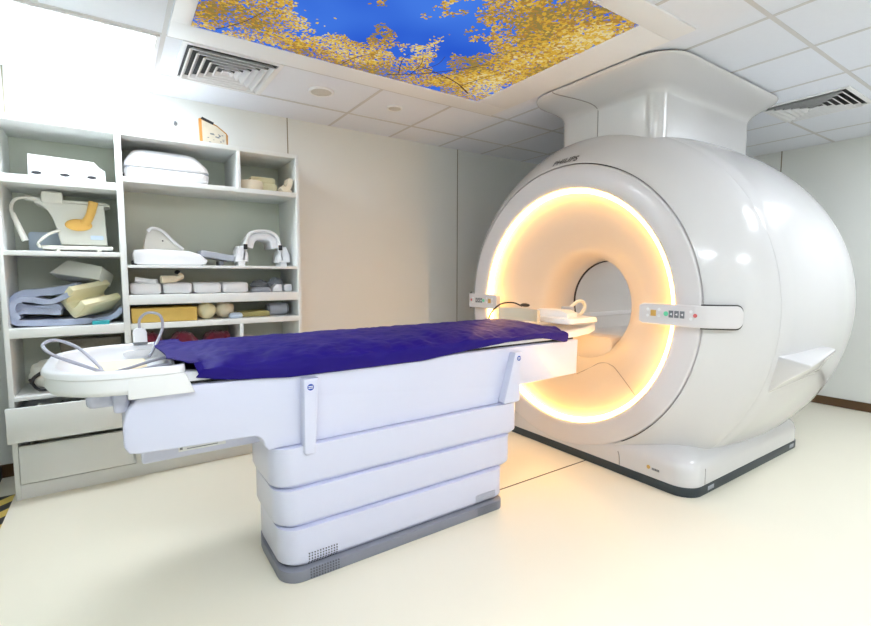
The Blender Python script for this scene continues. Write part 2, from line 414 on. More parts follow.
MB().lathe_x([(2.745, .832), (2.685, .832), (2.672, .842), (2.668, .86), (2.666, .90), (2.668, .975), (2.671, .986), (2.678, .991), (2.72, .991)], zmin=.075).build('face_plate', M['face'], g, 50)
MB().lathe_x([(2.700, .985), (2.700, 1.005)], zmin=.07).build('face_joint', M['gap'], g)
# light ring and trumpet of the bore
lr = MB().lathe_x([(2.700, .8315), (2.686, .826), (2.688, .816), (2.696, .806), (2.710, .801), (2.722, .806), (2.732, .818), (2.735, .8315)], n=200)
lr.build('light_ring', M['ring'], g)['label'] = 'glowing amber light ring'
fl = [(2.735, .832), (2.745, .815), (2.755, .78), (2.775, .715), (2.80, .64), (2.83, .565), (2.87, .49), (2.92, .408), (2.985, .363), (3.07, .348), (3.22, .338)]
fl = [(p.x, p.y) for p in smooth_path([(a, b, 0) for a, b in fl], 4)]
MB().lathe_x(fl, n=180).build('bore_flare', M['flare'], g, 60)
MB().lathe_x([(3.222, .339), (3.222, .331), (3.236, .331), (3.236, .338)]).build('bore_joint', M['gap'], g)
MB().lathe_x([(3.236, .335), (4.752, .335)], n=120).build('bore_tube', M['tube'], g)
a = PI/2+.75; y, z = YC+.325*math.cos(a), ZC+.325*math.sin(a)
MB().box(3.45, 4.6, y-.010, y+.010, z-.008, z+.008, .003).build('bore_fill_light', M['borefill'], g)  # added glowing strip, hidden behind the lip, to brighten the tube
MB().box(3.28, 4.70, YC+.296, YC+.318, .93, .965, .004).build('bore_rail', M['white'], g)
# table bridge in the bore
sec = rr(YC-.25, YC+.25, .60, .842, (.02, .04, .04, .02), 6)
MB().prism(sec, 'x', 2.93, 3.10, .015).build('bridge_lip', M['flare'], g)
MB().prism(rr(YC-.24, YC+.24, .74, .835, (.02, .04, .04, .02), 6), 'x', 3.10, 4.74, .004).build('bore_bridge', M['tube'], g)
MB().tube([(2.853, 2.291, .549), (2.883, 2.198, .606), (2.889, 2.13, .650), (2.886, 2.066, .664), (2.865, 2.01, .66), (2.842, 1.961, .650), (2.790, 1.846, .587), (2.752, 1.746, .519)], .0025, 6, 6).build('flare_joint', M['softgap'], g)
MB().tube([(2.853, 2.309, .549), (2.883, 2.402, .606), (2.889, 2.47, .650), (2.886, 2.534, .664), (2.865, 2.59, .66), (2.842, 2.639, .650), (2.790, 2.754, .587), (2.752, 2.854, .519)], .0025, 6, 6).build('flare_joint', M['softgap'], g)
# base
bs = MB(); rings = []
for z, ins in ((.05, 0), (.14, 0), (.18, .008), (.205, .025), (.23, .06), (.26, .12), (.30, .2)):
    r = .12+ins*.2
    rings.append([(x, y, z) for x, y in rr(2.672+ins, 4.27-ins, 1.325+ins, 3.275-ins, (r, r, r, r), 10)])
bs.loft(rings).build('base', M['shell'], g, 50)
sk = MB(); sk.prism(rr(2.667, 4.272, 1.32, 3.28, .12, 10), 'z', 0, .056, .003)
sko = sk.build('base_skirting', M['basedark'], g)
for x0, x1 in ((2.86, 2.93), (4.06, 4.13)): MB().box(x0, x1, 1.318, 1.322, .018, .042).build('plate', M['grey'], sko)
# small sticker low on the front of the base
lb = MB(); lb.m(0).cyl((2.6705, 1.585, .115), .012, .002, 'x', 20); lb.m(1)
for k in range(5): lb.box(2.669, 2.671, 1.515+k*.010, 1.522+k*.010, .104, .118)
lb.build('warning_sticker', [M['amber'], M['print']], g)
# joint below the face plate
MB().tube([(2.671, 1.80, .145), (2.671, 1.79, .12), (2.671, 1.785, .06)], .003, 6, 6).build('base_joint', M['softgap'], g)
MB().tube([(2.671, 2.80, .145), (2.671, 2.81, .12), (2.671, 2.815, .06)], .003, 6, 6).build('base_joint', M['softgap'], g)
MB().tube([(2.83, 1.3245, .155), (2.83, 1.3245, .06)], .0025, 6).build('base_joint', M['softgap'], g)
# side ledges of the rear shell
for sg in (1, -1):
    q = MB(); W = lambda x, y, z: (x, YC-sg*(YC-y), z)
    q.loft([[W(3.06, 1.35, .58), W(3.66, 1.35, .58), W(3.60, 1.16, .58), W(3.10, 1.16, .58)],
            [W(3.04, 1.30, .70), W(3.68, 1.30, .70), W(3.62, 1.045, .70), W(3.06, 1.035, .70)],
            [W(3.03, 1.25, .80), W(3.66, 1.25, .80), W(3.62, .970, .832), W(3.06, .918, .797)],
            [W(3.03, 1.25, .878), W(3.64, 1.25, .878), W(3.61, .972, .846), W(3.065, .922, .812)]])
    bmesh.ops.bevel(q.bm, geom=q.bm.edges[:], offset=.008, segments=3, profile=.5, affect='EDGES')
    q.build('side_ledge', M['shell'], g, 40)
# control panels
def shell_pt(s):
    """path of the face and front shell going outwards, as (X, r)"""
    return s
for sg, nm in ((1, 'r'), (-1, 'l')):
    path = [(2.632, .645), (2.632, .93), (2.634, .985), (2.648, 1.025), (2.675, 1.058), (2.712, 1.098), (2.755, 1.138), (2.775, 1.153)]
    P = smooth_path([(a, b, 0) for a, b in path], 8)
    z0, z1 = 1.004, 1.126
    rings = []
    ent = []
    L = len(P)
    for i, p in enumerate(P):
        q = (P[min(i+1, L-1)]-P[max(i-1, 0)]).normalized(); nrm = Vector((-q.y, q.x, 0))   # outward
        if nrm.x > 0: nrm = -nrm
        s0 = (P[i]-P[0]).length; s1 = (P[-1]-P[i]).length
        def inset(dd, R): return 0 if dd >= R else R-math.sqrt(max(R*R-(R-dd)**2, 0))
        e = max(inset(s0, .012), inset(s1, .035))
        A, B = z0+e, z1-e
        a = p+nrm*.006; b = p-nrm*.035
        ring = []
        for k in ((b, A+.004), (a-nrm*.004, A), (a, A+.004), (a, B-.004), (a-nrm*.004, B), (b, B-.004)):
            ring.append((k[0].x, YC-sg*k[0].y, k[1]))
        rings.append(ring)
    c = MB().loft(rings).build('control_panel', M['face'], g, 40)
    # dark joint around the part that lies on the shell
    js = [i for i, p in enumerate(P) if p.y > 1.0]
    pts = []
    def edge(i, top, off=.004):
        p = P[i]; s1 = (P[-1]-P[i]).length
        e = 0 if s1 >= .035 else .035-math.sqrt(max(.035**2-(.035-s1)**2, 0))
        q = (P[min(i+1, L-1)]-P[max(i-1, 0)]).normalized(); nrm = Vector((-q.y, q.x, 0))
        if nrm.x > 0: nrm = -nrm
        a = p-nrm*.003
        return (a.x, YC-sg*a.y, (z1-e+off) if top else (z0+e-off))
    pts = [edge(i, True) for i in js]+[edge(i, False) for i in js[::-1]]
    MB().tube(pts, .0042, 6).build('panel_joint', M['gap'], c)
    # buttons
    X = 2.6255
    def disc(y, z, r, m, nm_='button'):
        MB().cyl((X, YC-sg*y, z), r, .004, 'x', 20, .001).build(nm_, M[m], c)
    def sq(y, z, w, h, m):
        MB().box(X-.002, X+.002, YC-sg*y-w/2, YC-sg*y+w/2, z-h/2, z+h/2, .0015).build('button', M[m], c)
    zc_ = 1.07
    sq(.735, zc_, .034, .036, 'amber')
    for dy, dz in ((-.035, .02), (.035, .022), (-.035, -.016), (.035, -.014)): disc(.735+dy, zc_+dz, .009, 'white')
    disc(.812, zc_, .014, 'green')
    for k in range(3):
        y = .842+k*.032
        MB().box(X-.002, X+.002, YC-sg*y-.013, YC-sg*y+.013, zc_-.02, zc_+.02, .0015).build('button', M['midgrey'], c)
        MB().prism([(YC-sg*y-.006, zc_-.007), (YC-sg*y+.007, zc_), (YC-sg*y-.006, zc_+.007)], 'x', X-.0032, X-.002).build('button_symbol', M['white'], c)
    disc(.955, zc_+.02, .009, 'white'); disc(.955, zc_-.02, .009, 'white'); disc(.978, zc_, .011, 'red')
# maker's lettering on the front shell
def lettering(txt, size, th0, rbase):
    cu = bpy.data.curves.new('t', 'FONT'); cu.body = txt; cu.size = size; cu.space_character = 1.06; cu.offset = .0022; cu.shear = .12
    o = bpy.data.objects.new('t', cu); COL.objects.link(o)
    bpy.context.view_layer.update()
    me = bpy.data.meshes.new_from_object(o.evaluated_get(bpy.context.evaluated_depsgraph_get()))
    bpy.data.objects.remove(o)
    pf = prof_front; cum = [0]
    for a, b in zip(pf, pf[1:]): cum.append(cum[-1]+math.hypot(b[0]-a[0], b[1]-a[1]))
    def along(s):
        for i in range(len(cum)-1):
            if s <= cum[i+1]:
                k = (s-cum[i])/(cum[i+1]-cum[i]); return pf[i][0]+k*(pf[i+1][0]-pf[i][0]), pf[i][1]+k*(pf[i+1][1]-pf[i][1])
        return pf[-1]
    w = max(v.co.x for v in me.vertices)
    for v in me.vertices:
        X, r = along(rbase+v.co.y); th = th0+(v.co.x-w/2)/1.05
        r += .002; X -= .002
        v.co = (X, YC+r*math.cos(th), ZC+r*math.sin(th))
    b = MB(); b.bm.from_mesh(me); return b
# seen from the front, +Y lies to the viewer's left
lettering('PHILIPS', .066, PI/2-.012, .022).build('lettering', M['logo'], g)

# column shroud up to the ceiling
rings = []
FLR = ((2.10, 0), (2.448, 0), (2.466, .006), (2.482, .020), (2.496, .045), (2.508, .082), (2.518, .13), (2.527, .185), (2.535, .24), (2.541, .27), (2.547, .283), (2.556, .287))
for z, d in FLR:
    r = .11+d*.42
    rings.append([(x, y, z) for x, y in rr(2.90-d*1.15, 4.20-d*.1, 1.74-d*.86, 2.565+d*.16, (r, r, r, r), 12)])
cs = MB().loft(rings).build('column_cover', M['shell'], g, 50)
rr_ = rr(2.90-.305, 4.16, 1.74-.225, 2.60, .2, 12)
MB().prism(rr_, 'z', 2.5562, CZ-.0025).build('ceiling_joint', M['gap'], cs)
MB().tube([(2.90-1.15*d, 2.20+.45*d, z-.001) for z, d in FLR], .0035, 6, 3).build('joint', M['softgap'], cs)

# ------------------------------------------------------------------ patient table
t = thing('patient_table', 'long white patient table on a stepped pedestal running into the scanner bore', 'table', (1.15, YC, 0))
Y0, Y1 = 1.95, 2.65
poly = [(.005, .69)]
for k in range(9): a = PI-PI/2*k/8; poly.append((.135+.13*math.cos(a), .752+.13*math.sin(a)))
poly += [(2.435, .882), (2.428, .664), (1.905, .655), (1.87, .640), (1.858, .612), (1.852, .58), (1.84, .572), (.50, .572)]
for k in range(7): a = PI/2*k/6; poly.append((.44+.045*math.cos(a), .592+.05*math.sin(a)))
poly += [(.05, .655), (.02, .662)]
MB().prism(poly, 'y', Y0, Y1, .008, 3).build('upper_cover', M['table'], t, 40)
for k, (z0, z1, ins) in enumerate(((.390, .571, .004), (.222, .391, .016), (.051, .223, .030))):
    x0, x1 = .500+ins*.9, 1.885-(ins-.004)*5
    rings = []
    for z, d in ((z0, .022), (z0+.004, .018), (z0+.020, .003), (z0+.028, 0), (z1, 0)):
        rings.append([(x, y, z) for x, y in rr(x0+d, x1-d, Y0-.030-ins*.9+d, 2.56-ins-d, (.05, .05, .33, .09), 10)])
    MB().loft(rings).build('pedestal_cover', M['table'], t, 50)
sk = MB().prism(rr(.524, 1.748, Y0-.074, 2.53, (.05, .05, .33, .09), 10), 'z', 0, .050, .004).build('base_skirting', M['tablegrey'], t)
# perforations at both lower corners
for x0 in (.640, 1.560):
    v = MB(); v2 = MB()
    nx = 11
    for i in range(nx):
        for j in range(9):
            z = .010+j*.0122
            y = Y0-.0745 if z < .050 else (Y0-.057+.022*max(1-(z-.051)/.024, 0))
            (v2 if z < .050 else v).cyl((x0+i*.0125, y-.0004, z), .0032, .004, 'y', 8)
    v.build('vent_holes', M['hole'], t); v2.build('vent_holes', M['hole'], sk)
# release handles
for pts, ey in (([(.636, .862), (.700, .862), (.684, .545), (.674, .535), (.640, .535), (.632, .545)], .664), ([(1.842, .858), (1.892, .858), (1.880, .585), (1.870, .577), (1.765, .577), (1.758, .588)], 1.866)):
    h = MB().prism(pts, 'y', Y0-.050, Y0+.004, .008, 3).build('handle', M['table'], t)
    MB().cyl((ey, Y0-.0505, .826), .014, .003, 'y', 24).build('emblem', M['blue'], h)
    e = MB(); e.box(ey-.010, ey+.010, Y0-.0526, Y0-.0520, .828, .831).box(ey-.010, ey+.010, Y0-.0526, Y0-.0520, .821, .824); e.build('emblem_mark', M['white'], h)
# beam under the overhang, with its rating label
u = MB().box(.06, .52, Y0+.14, Y1-.14, .565, .66, .01).build('underside_beam', M['table'], t)
lb = MB(); lb.m(0).box(.185, .36, Y0+.138, Y0+.141, .590, .628); lb.m(1).box(.190, .200, Y0+.137, Y0+.1385, .598, .618)
for k in range(3):
    lb.box(.215, .33, Y0+.137, Y0+.1385, .597+k*.010, .600+k*.010)
lb.build('rating_label', [M['white'], M['print']], u)
# carriage block and moving tabletop
for y0, y1 in ((1.922, 1.985), (2.62, 2.683)):
    MB().prism([(.025, .862), (.025, .930), (.04, .940), (.196, .940), (.206, .936), (.234, .862)], 'y', y0, y1, .006).build('carriage_block', M['white'], t)
MB().box(-.02, .03, 2.0, 2.6, .80, .87, .012).box(-.10, .0, 2.05, 2.55, .815, .872, .02).build('tray_mount', M['table'], t)
MB().box(.03, 2.43, 1.985, 2.615, .876, .892, .003).build('slide_gap', M['gap'], t)
top = [(1.965, .896), (1.962, .915), (1.968, .93), (1.985, .936), (2.02, .932), (2.12, .915), (2.30, .908), (2.48, .915), (2.58, .932), (2.615, .936), (2.632, .93), (2.638, .915), (2.635, .896), (2.55, .886), (2.05, .886)]
MB().loft([[(x, YC+(y-YC)*k, z+dz) for y, z in top] for x, k, dz in ((.20, .98, -.002), (.21, 1, 0), (2.30, 1, 0), (2.45, .97, 0), (2.62, .86, .004), (2.76, .68, .01), (2.86, .45, .018), (2.90, .25, .02))]).build('tabletop', M['tray'], t, 40)
# tray at the foot end
tr = MB()
def tray_ring(off, z): return [(x, y, z) for x, y in rr(-.228+off, .208, 1.915+off, 2.69-off, (.05, .05, .26-off, .26-off), 14)]
tr.loft([tray_ring(.06, .872), tray_ring(.02, .88), tray_ring(.008, .90), tray_ring(.008, .938), tray_ring(.0, .943), tray_ring(.0, .957), tray_ring(.004, .963), tray_ring(.012, .966), tray_ring(.036, .966), tray_ring(.044, .962), tray_ring(.050, .945), tray_ring(.075, .900), tray_ring(.09, .897)])
tr.build('foot_tray', M['tray'], t, 50)

# things lying on the table
pd = MB().box(-.08, .105, 2.06, 2.50, .8985, .918, .009)
single(pd, 'tray_pad', M['pad'], 'pale cream pad lying flat in the white tray at the foot of the table', 'pad')
ln = thing('cable_lead', 'grey cable looping over the tray rim at the foot end of the table', 'cable', (.0, 2.2, .92))
MB().tube([(.185, 2.10, .928), (.12, 2.085, .930), (.02, 2.09, .926), (-.03, 2.12, .930), (-.12, 2.18, .965), (-.20, 2.24, 1.000), (-.232, 2.32, 1.028), (-.20, 2.40, 1.035), (-.13, 2.36, 1.005), (-.06, 2.22, .945), (-.04, 2.15, .925), (.02, 2.20, .925), (.12, 2.29, .935), (.175, 2.31, .94), (.19, 2.26, .932)], .0062, 10, 10).build('cable', M['cable'], ln)
MB().tube([(.185, 2.18, .928), (.14, 2.18, .932), (.07, 2.14, .927), (.03, 2.10, .926)], .006, 10, 8).build('cable', M['cable'], ln)
cn = thing('cable_connector', 'white cable plug standing on the far rim of the foot tray', 'plug', (.10, 2.62, .955))
MB().box(.065, .125, 2.625, 2.665, .967, .975, .003).build('socket', M['midgrey'], cn)
MB().prism([(.066, .974), (.066, 1.02), (.072, 1.035), (.084, 1.042), (.106, 1.042), (.118, 1.035), (.124, 1.02), (.124, .974)], 'y', 2.622, 2.668, .008).build('plug_body', M['tray'], cn)
MB().tube([(.095, 2.645, 1.042), (.098, 2.64, 1.085), (.13, 2.61, 1.115), (.175, 2.57, 1.105), (.185, 2.56, 1.05), (.155, 2.50, .985), (.12, 2.44, .932)], .0062, 10, 8).build('cable', M['cable'], cn)

# indigo sheet over the tabletop
HEM = [(.13, .920), (.24, .914), (.3, .902), (.4, .890), (.6, .874), (.8, .866), (1.2, .870), (1.5, .898), (1.8, .918), (2.1, .922), (2.20, .905), (2.29, .884)]
def lerp(tab, x):
    for (a, b), (c, d) in zip(tab, tab[1:]):
        if x <= c: return b+(d-b)*max(0, (x-a)/(c-a))
    return tab[-1][1]
def crom(P, t):
    n = len(P)-1; x = min(max(t, 0), .99999)*n; i = int(x); k = x-i
    a, b, c, d = P[max(i-1, 0)], P[i], P[i+1], P[min(i+2, n)]
    return tuple(.5*((2*q)+(r-p)*k+(2*p-5*q+4*r-w)*k*k+(3*q-p-3*r+w)*k**3) for p, q, r, w in zip(a, b, c, d))
def cloth(u, v):
    x0 = .240-.075*min(max((v-.10)/.22, 0), 1)+(.012*math.sin(v*17)+.015*math.sin(v*7+1))*min(v/.2, 1)
    x1 = 2.285+.010*math.sin(v*12)+.03*max(.25-v, 0)/.25-.05*max(v-.5, 0)
    X = x0+(x1-x0)*u
    n1 = noise.fractal(Vector((X*3.0, v*3.0, 2)), .8, 2.0, 3); n2 = noise.fractal(Vector((X*8, v*5, 7)), .8, 2.0, 3)
    hz = lerp(HEM, X)+.005*n1
    zt = .990+.008*n1
    if X < .35: zt -= .03*(1-(X-.13)/.22)
    if X > 2.12: zt -= .05*((X-2.12)/.2)**2
    P = [(1.936, hz), (1.930, hz+(.955-hz)*.55), (1.944, .948), (2.02, .972), (2.13, zt-.004), (2.30, zt+.002), (2.45, zt-.002), (2.57, .972), (2.652, .945), (2.668, .91), (2.664, .876)]
    if X < .245: P = [(y_, max(z_, .972 if j_ > 1 else z_)) for j_, (y_, z_) in enumerate(P)]
    Y, Z = crom(P, v)
    w = math.exp(-((v-.22)/.16)**2)
    # long soft diagonal creases on the near slope, small ripples elsewhere
    cr = math.sin(X*15+v*9+3.2*n1)+.6*math.sin(X*31-v*14+2*n2)
    Z += .0045*cr*w*(min(v/.12, 1))+.004*n2*math.sin(PI*v)
    Y += -.004*cr*w
    if X < .30:       # gathered ridge at the foot end
        k = max(1-(X-.13)/.17, 0)
        Z += .014*math.sin(v*16+X*20)*k*min(v/.1, 1)*min((1-v)/.1, 1)
    sharp = noise.fractal(Vector((X*5+v*2, v*7-X*2.5, 11)), .5, 2.2, 3)
    Z += .008*(abs(sharp)**.6-.35)*math.sin(PI*min(max(v, 0), 1))
    if X < .26 and v > .15: Z = max(Z, .972)
    return Vector((X, Y, max(Z, .874)))
rings = []
NU, NV = 280, 110
for i in range(NU+1):
    o_ = [cloth(i/NU, j/NV) for j in range(NV+1)]
    n_ = [p+(Vector((1.25, 2.30, .86))-p)*Vector((0, 1, 1)).length*0+Vector((0, .004*(1 if p.y < 2.3 else -1)*(abs(p.y-2.3) > .28), -.004)) for p in o_]
    rings.append(o_+n_[::-1])
cl = MB().loft(rings)
single(cl, 'bed_sheet', M['cloth'], 'rumpled indigo sheet spread over the whole top of the patient table', 'sheet', ang=80)

# coil parts at the head end, just outside the bore
hc = thing('head_coil', 'low white coil cradle on the head end of the table inside the bore opening', 'coil', (2.55, 2.3, .95))
MB().loft([[(x, y, z) for x, y in rr(2.48+d, 2.80-d, 2.06+d, 2.48-d, .05, 6)] for z, d in ((.958, .02), (.968, .0), (.985, 0), (.998, .006), (1.0, .015))]).build('base', M['tray'], hc, 50)
MB().prism([(2.14, .99), (2.14, 1.03), (2.20, 1.048), (2.40, 1.048), (2.45, 1.03), (2.45, .99)], 'x', 2.55, 2.66, .008).build('housing', M['white'], hc)
MB().box(2.70, 2.73, 2.22, 2.33, .99, 1.065, .012).build('grip', M['grey'], hc)
MB().tube([(2.72, 2.28, 1.02), (2.755, 2.27, 1.065), (2.81, 2.26, 1.098), (2.86, 2.255, 1.092), (2.88, 2.255, 1.055), (2.855, 2.26, 1.01), (2.80, 2.26, .985)], .0125, 12, 8).build('hose', M['offwhite'], hc)
cp = MB()
rings = []
for k in range(25):
    a = PI*.08+PI*.84*k/24
    y = 2.43+.20*math.cos(a); x = 2.345+.10*math.sin(a)
    rings.append([(x-.012, y, .965), (x+.012, y, .965), (x+.014, y, 1.048), (x-.010, y, 1.052)])
cp.loft(rings)
single(cp, 'curved_pad', M['beige'], 'cream curved pad standing on the far side of the table by the bore', 'pad')
bc = thing('black_cable', 'thin black cable with a clip rising beside the left control panel', 'cable', (2.45, 2.60, .95))
MB().tube([(2.36, 2.74, .93), (2.37, 2.72, 1.0), (2.41, 2.66, 1.07), (2.46, 2.58, 1.085), (2.50, 2.52, 1.06)], .006, 8, 8).build('cable', M['dark'], bc)
MB().ball((2.50, 2.49, 1.07), .02, .045, .014).build('clip', M['dark'], bc)

# ------------------------------------------------------------------ shelving
CX0, CX1, CF, CB = -.515, 1.168, 3.50, 3.945
t = thing('shelving_unit', 'tall white open shelving unit with drawers standing against the back wall', 'shelving', (.33, 3.72, 0))
DX0, DX1 = .046, .080     # main divider
TOP = 2.17
for x0, x1 in ((CX0, CX0+.024), (CX1-.024, CX1)): MB().box(x0, x1, CF, CB, 0, TOP, .0015).build('side_panel', M['cabinet'], t)
MB().box(DX0, DX1, CF, CB, .585, TOP-.03, .0015).build('divider', M['cabinet'], t)
MB().box(DX0, DX1, CF+.02, CB, .07, .585).build('divider', M['cabinet'], t)
MB().box(CX0+.024, CX1-.024, CF, CB, TOP-.03, TOP, .0015).build('top_panel', M['cabinet'], t)
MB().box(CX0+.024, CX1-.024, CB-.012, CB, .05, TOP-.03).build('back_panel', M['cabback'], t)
LXa, LXb, RXa, RXb = CX0+.024, DX0, DX1, CX1-.024
def shelf(x0, x1, z0, z1): MB().box(x0, x1, CF, CB-.012, z0, z1, .0015).build('shelf', M['cabinet'], t)
shelf(LXa, LXb, 1.803, 1.850); shelf(LXa, LXb, 1.402, 1.430); shelf(LXa, LXb, .935, .990); shelf(LXa, LXb, .577, .600)
shelf(RXa, RXb, 1.862, 1.893); shelf(RXa, RXb, 1.336, 1.355); shelf(RXa, RXb, 1.105, 1.165); shelf(RXa, RXb, .948, .985); shelf(RXa, RXb, .577, .600)
MB().box(.742, .764, CF, CB-.012, 1.893, TOP-.03, .0015).build('divider', M['cabinet'], t)
MB().box(.726, .748, CF, CB-.012, .600, .948, .0015).build('divider', M['cabinet'], t)
MB().box(CX0+.024, CX1-.024, CF+.012, CF+.03, .0, .085).box(CX0+.024, CX1-.024, CF+.03, CB-.012, .07, .088).build('plinth', M['cabinet'], t)
def drawer(x0, x1, z0, z1, pull):
    d = MB().box(x0, x1, CF-pull-.018, CF-pull, z0, z1, .002).build('drawer', M['cabinet'], t)
    b = MB(); zt = z1-.06 if pull < .02 else z1-.05
    b.box(x0+.03, x0+.042, CF-pull, CF+.36, z0+.02, zt).box(x1-.042, x1-.03, CF-pull, CF+.36, z0+.02, zt).box(x0+.042, x1-.042, CF-pull, CF+.36, z0+.02, z0+.03).box(x0+.03, x1-.03, CF+.36, CF+.372, z0+.02, zt)
    b.build('drawer_box', M['cabinet'], d)
drawer(CX0-.005, DX0+.018, .362, .558, .075)
drawer(LXa+.003, DX0+.012, .094, .315, -.012)
drawer(DX0+.026, RXb-.003, .362, .560, .004)
drawer(DX0+.026, RXb-.003, .094, .350, .004)

# objects on the shelves -------------------------------------------------
def sh(mb, name, m, label, cat, group=None, ang=40): return single(mb, name, M[m] if isinstance(m, str) else m, label, cat, group, ang=ang)
# top left: slotted white plastic tray
t = thing('coil_tray', 'white plastic tray with three dark slots on the top left shelf', 'tray', (-.2, 3.68, 1.85))
MB().prism([(-.375, 1.853), (-.372, 1.990), (-.345, 1.988), (-.20, 1.984), (-.06, 1.978), (-.035, 1.945), (-.008, 1.930), (-.004, 1.853)], 'y', 3.60, 3.82, .012).build('body', M['white'], t)
for x in (-.335, -.205, -.075): MB().ball((x, 3.599, 1.883), .024, .004, .009).build('slot', M['dark'], t)
# top middle: large white padded case
t = thing('coil_case', 'large white rounded case lying on the top middle shelf', 'case', (.34, 3.72, 1.895))
MB().loft([[(x, y, z) for x, y in rr(.088+d, .575-d, 3.53+d, 3.86-d, .06, 6)] for z, d in ((1.895, .03), (1.915, .004), (1.955, 0), (1.963, .006))]).build('lower_shell', M['white'], t, 50)
MB().loft([[(x, y, z) for x, y in rr(.088+d, .575-d*1.5, 3.53+d, 3.86-d, .06, 6)] for z, d in ((1.967, .006), (1.975, .0), (2.005, .006), (2.058, .035), (2.080, .050), (2.088, .066))]).build('upper_shell', M['tray'], t, 50)
MB().box(.10, .565, 3.545, 3.85, 1.958, 1.972).build('joint', M['grey'], t)
MB().box(.083, .100, 3.60, 3.66, 1.894, 1.93, .006).build('clasp', M['dark'], t)
# top right: foam rings and wedge
sh(MB().lathe_z([(.05, 0), (.078, 0), (.083, .012), (.083, .055), (.078, .066), (.05, .066), (.047, .055), (.047, .012), (.05, 0)], (.850, 3.60, 1.894), 36, False), 'foam_ring', 'beige', 'short beige foam ring at the left of the top right compartment', 'foam ring')
sh(MB().prism(rr(.86, 1.04, 1.962, 2.008, .018, 5), 'y', 3.64, 3.80, .008).prism(rr(.935, 1.045, 1.895, 1.964, .02, 5), 'y', 3.62, 3.80, .008), 'foam_block', 'cream', 'stepped cream foam block at the back of the top right compartment', 'foam block')
b = MB(); pf = smooth_path([(1.05, 1.932, 0), (1.07, 1.917, 0), (1.092, 1.922, 0), (1.108, 1.95, 0), (1.118, 1.995, 0)], 6)
rings = []
for i, p in enumerate(pf):
    q = (pf[min(i+1, len(pf)-1)]-pf[max(i-1, 0)]).normalized(); n_ = Vector((-q.y, q.x, 0))*.017
    rings.append([(p.x+n_.x, 3.52, p.y+n_.y), (p.x-n_.x, 3.52, p.y-n_.y), (p.x-n_.x, 3.62, p.y-n_.y), (p.x+n_.x, 3.62, p.y+n_.y)])
b.loft(rings); b.box(1.05, 1.125, 3.525, 3.615, 1.8945, 1.918, .01)
sh(b, 'neck_rest', 'beige', 'small curved beige neck rest at the right end of the top right compartment', 'neck rest')
# frame on top of the unit
t = thing('framed_print', 'small wooden framed print with a slanted top leaning on top of the shelving', 'picture', (.63, 3.72, TOP))
fo = [(.548, TOP), (.545, 2.375), (.565, 2.382), (.66, 2.345), (.722, 2.30), (.732, 2.285), (.728, TOP)]
MB().prism(fo, 'y', 3.705, 3.735, .004).build('frame', M['wood'], t)
fi = [(.566, TOP+.004), (.562, 2.365), (.656, 2.335), (.716, 2.29), (.718, TOP+.004)]
pr = MB().m(0).prism(fi, 'y', 3.700, 3.706); pr.m(1)
rp = random.Random(5)
for k in range(26):
    x, z = rp.uniform(.60, .70), rp.uniform(TOP+.012, 2.28)
    pr.box(x-.006, x+rp.uniform(.002, .012), 3.699, 3.7002, z, z+rp.uniform(.003, .010))
pr.build('picture', [mat('print_paper', srgb(214, 204, 184), .6, noise_amt=.15, nscale=30), M['midgrey']], t)
dk = MB().prism([(.556, 2.372), (.565, 2.386), (.64, 2.358), (.634, 2.342)], 'y', 3.698, 3.737); dk.build('top_edge', M['dark'], t)
hk = MB().ball((.426, YB-.012, 2.382), .010, .012, .018)
sh(hk, 'wall_hook', 'midgrey', 'small grey hook on the back wall above the white shelving', 'hook')
# left middle shelf: coil unit with paddle
t = thing('knee_coil', 'grey white coil unit with a curved cable and orange paddle on the left shelf', 'coil', (-.15, 3.70, 1.43))
bp = [(-.245, 1.475)]+[(p.x, p.y) for p in smooth_path([(-.25, 1.49, 0), (-.262, 1.56, 0), (-.28, 1.63, 0), (-.315, 1.69, 0), (-.36, 1.715, 0)], 6)]+[(-.36, 1.735), (-.32, 1.742), (-.30, 1.742), (-.02, 1.742), (.005, 1.728), (.005, 1.718), (-.022, 1.712), (-.015, 1.475)]
MB().prism(bp, 'y', 3.64, 3.82, .01).build('body', M['offwhite'], t)
MB().box(-.325, -.225, 3.625, 3.70, 1.715, 1.785, .010).build('cap', M['offwhite'], t)
MB().box(-.335, .012, 3.60, 3.86, 1.444, 1.468, .006).cyl((-.26, 3.61, 1.437), .012, .014).cyl((-.06, 3.61, 1.437), .012, .014).cyl((-.26, 3.84, 1.437), .012, .014).cyl((-.06, 3.84, 1.437), .012, .014).build('base_plate', M['offwhite'], t)
MB().box(-.10, -.035, 3.635, 3.641, 1.51, 1.535).build('label_plate', M['label'], t)
MB().tube([(-.33, 3.66, 1.738), (-.40, 3.65, 1.742), (-.445, 3.63, 1.72), (-.46, 3.62, 1.67), (-.45, 3.62, 1.62)], .0085, 10, 8).build('cable', M['offwhite'], t)
MB().tube([(-.33, 3.66, 1.735), (-.40, 3.65, 1.742)], .014, 12).build('cable_sleeve', M['offwhite'], t)
MB().tube([(-.455, 3.615, 1.645), (-.405, 3.60, 1.49)], lambda k: .012+.004*k, 12).build('plug', M['offwhite'], t)
MB().tube([(-.25, 3.64, 1.56), (-.30, 3.60, 1.53), (-.345, 3.58, 1.48), (-.34, 3.60, 1.455)], .008, 8, 8).build('cable', M['offwhite'], t)
pd = MB()
pd.ball((-.155, 3.625, 1.595), .067, .016, .036)
pd.tube([(-.125, 3.625, 1.60), (-.095, 3.625, 1.66), (-.075, 3.625, 1.74)], lambda k: .022+.006*abs(k-.5), 12, 6)
pd.build('paddle', M['orange'], t)
gl = MB().prism(rr(-.42, -.22, 1.432, 1.56, .02, 5), 'y', 3.86, 3.885, .004)
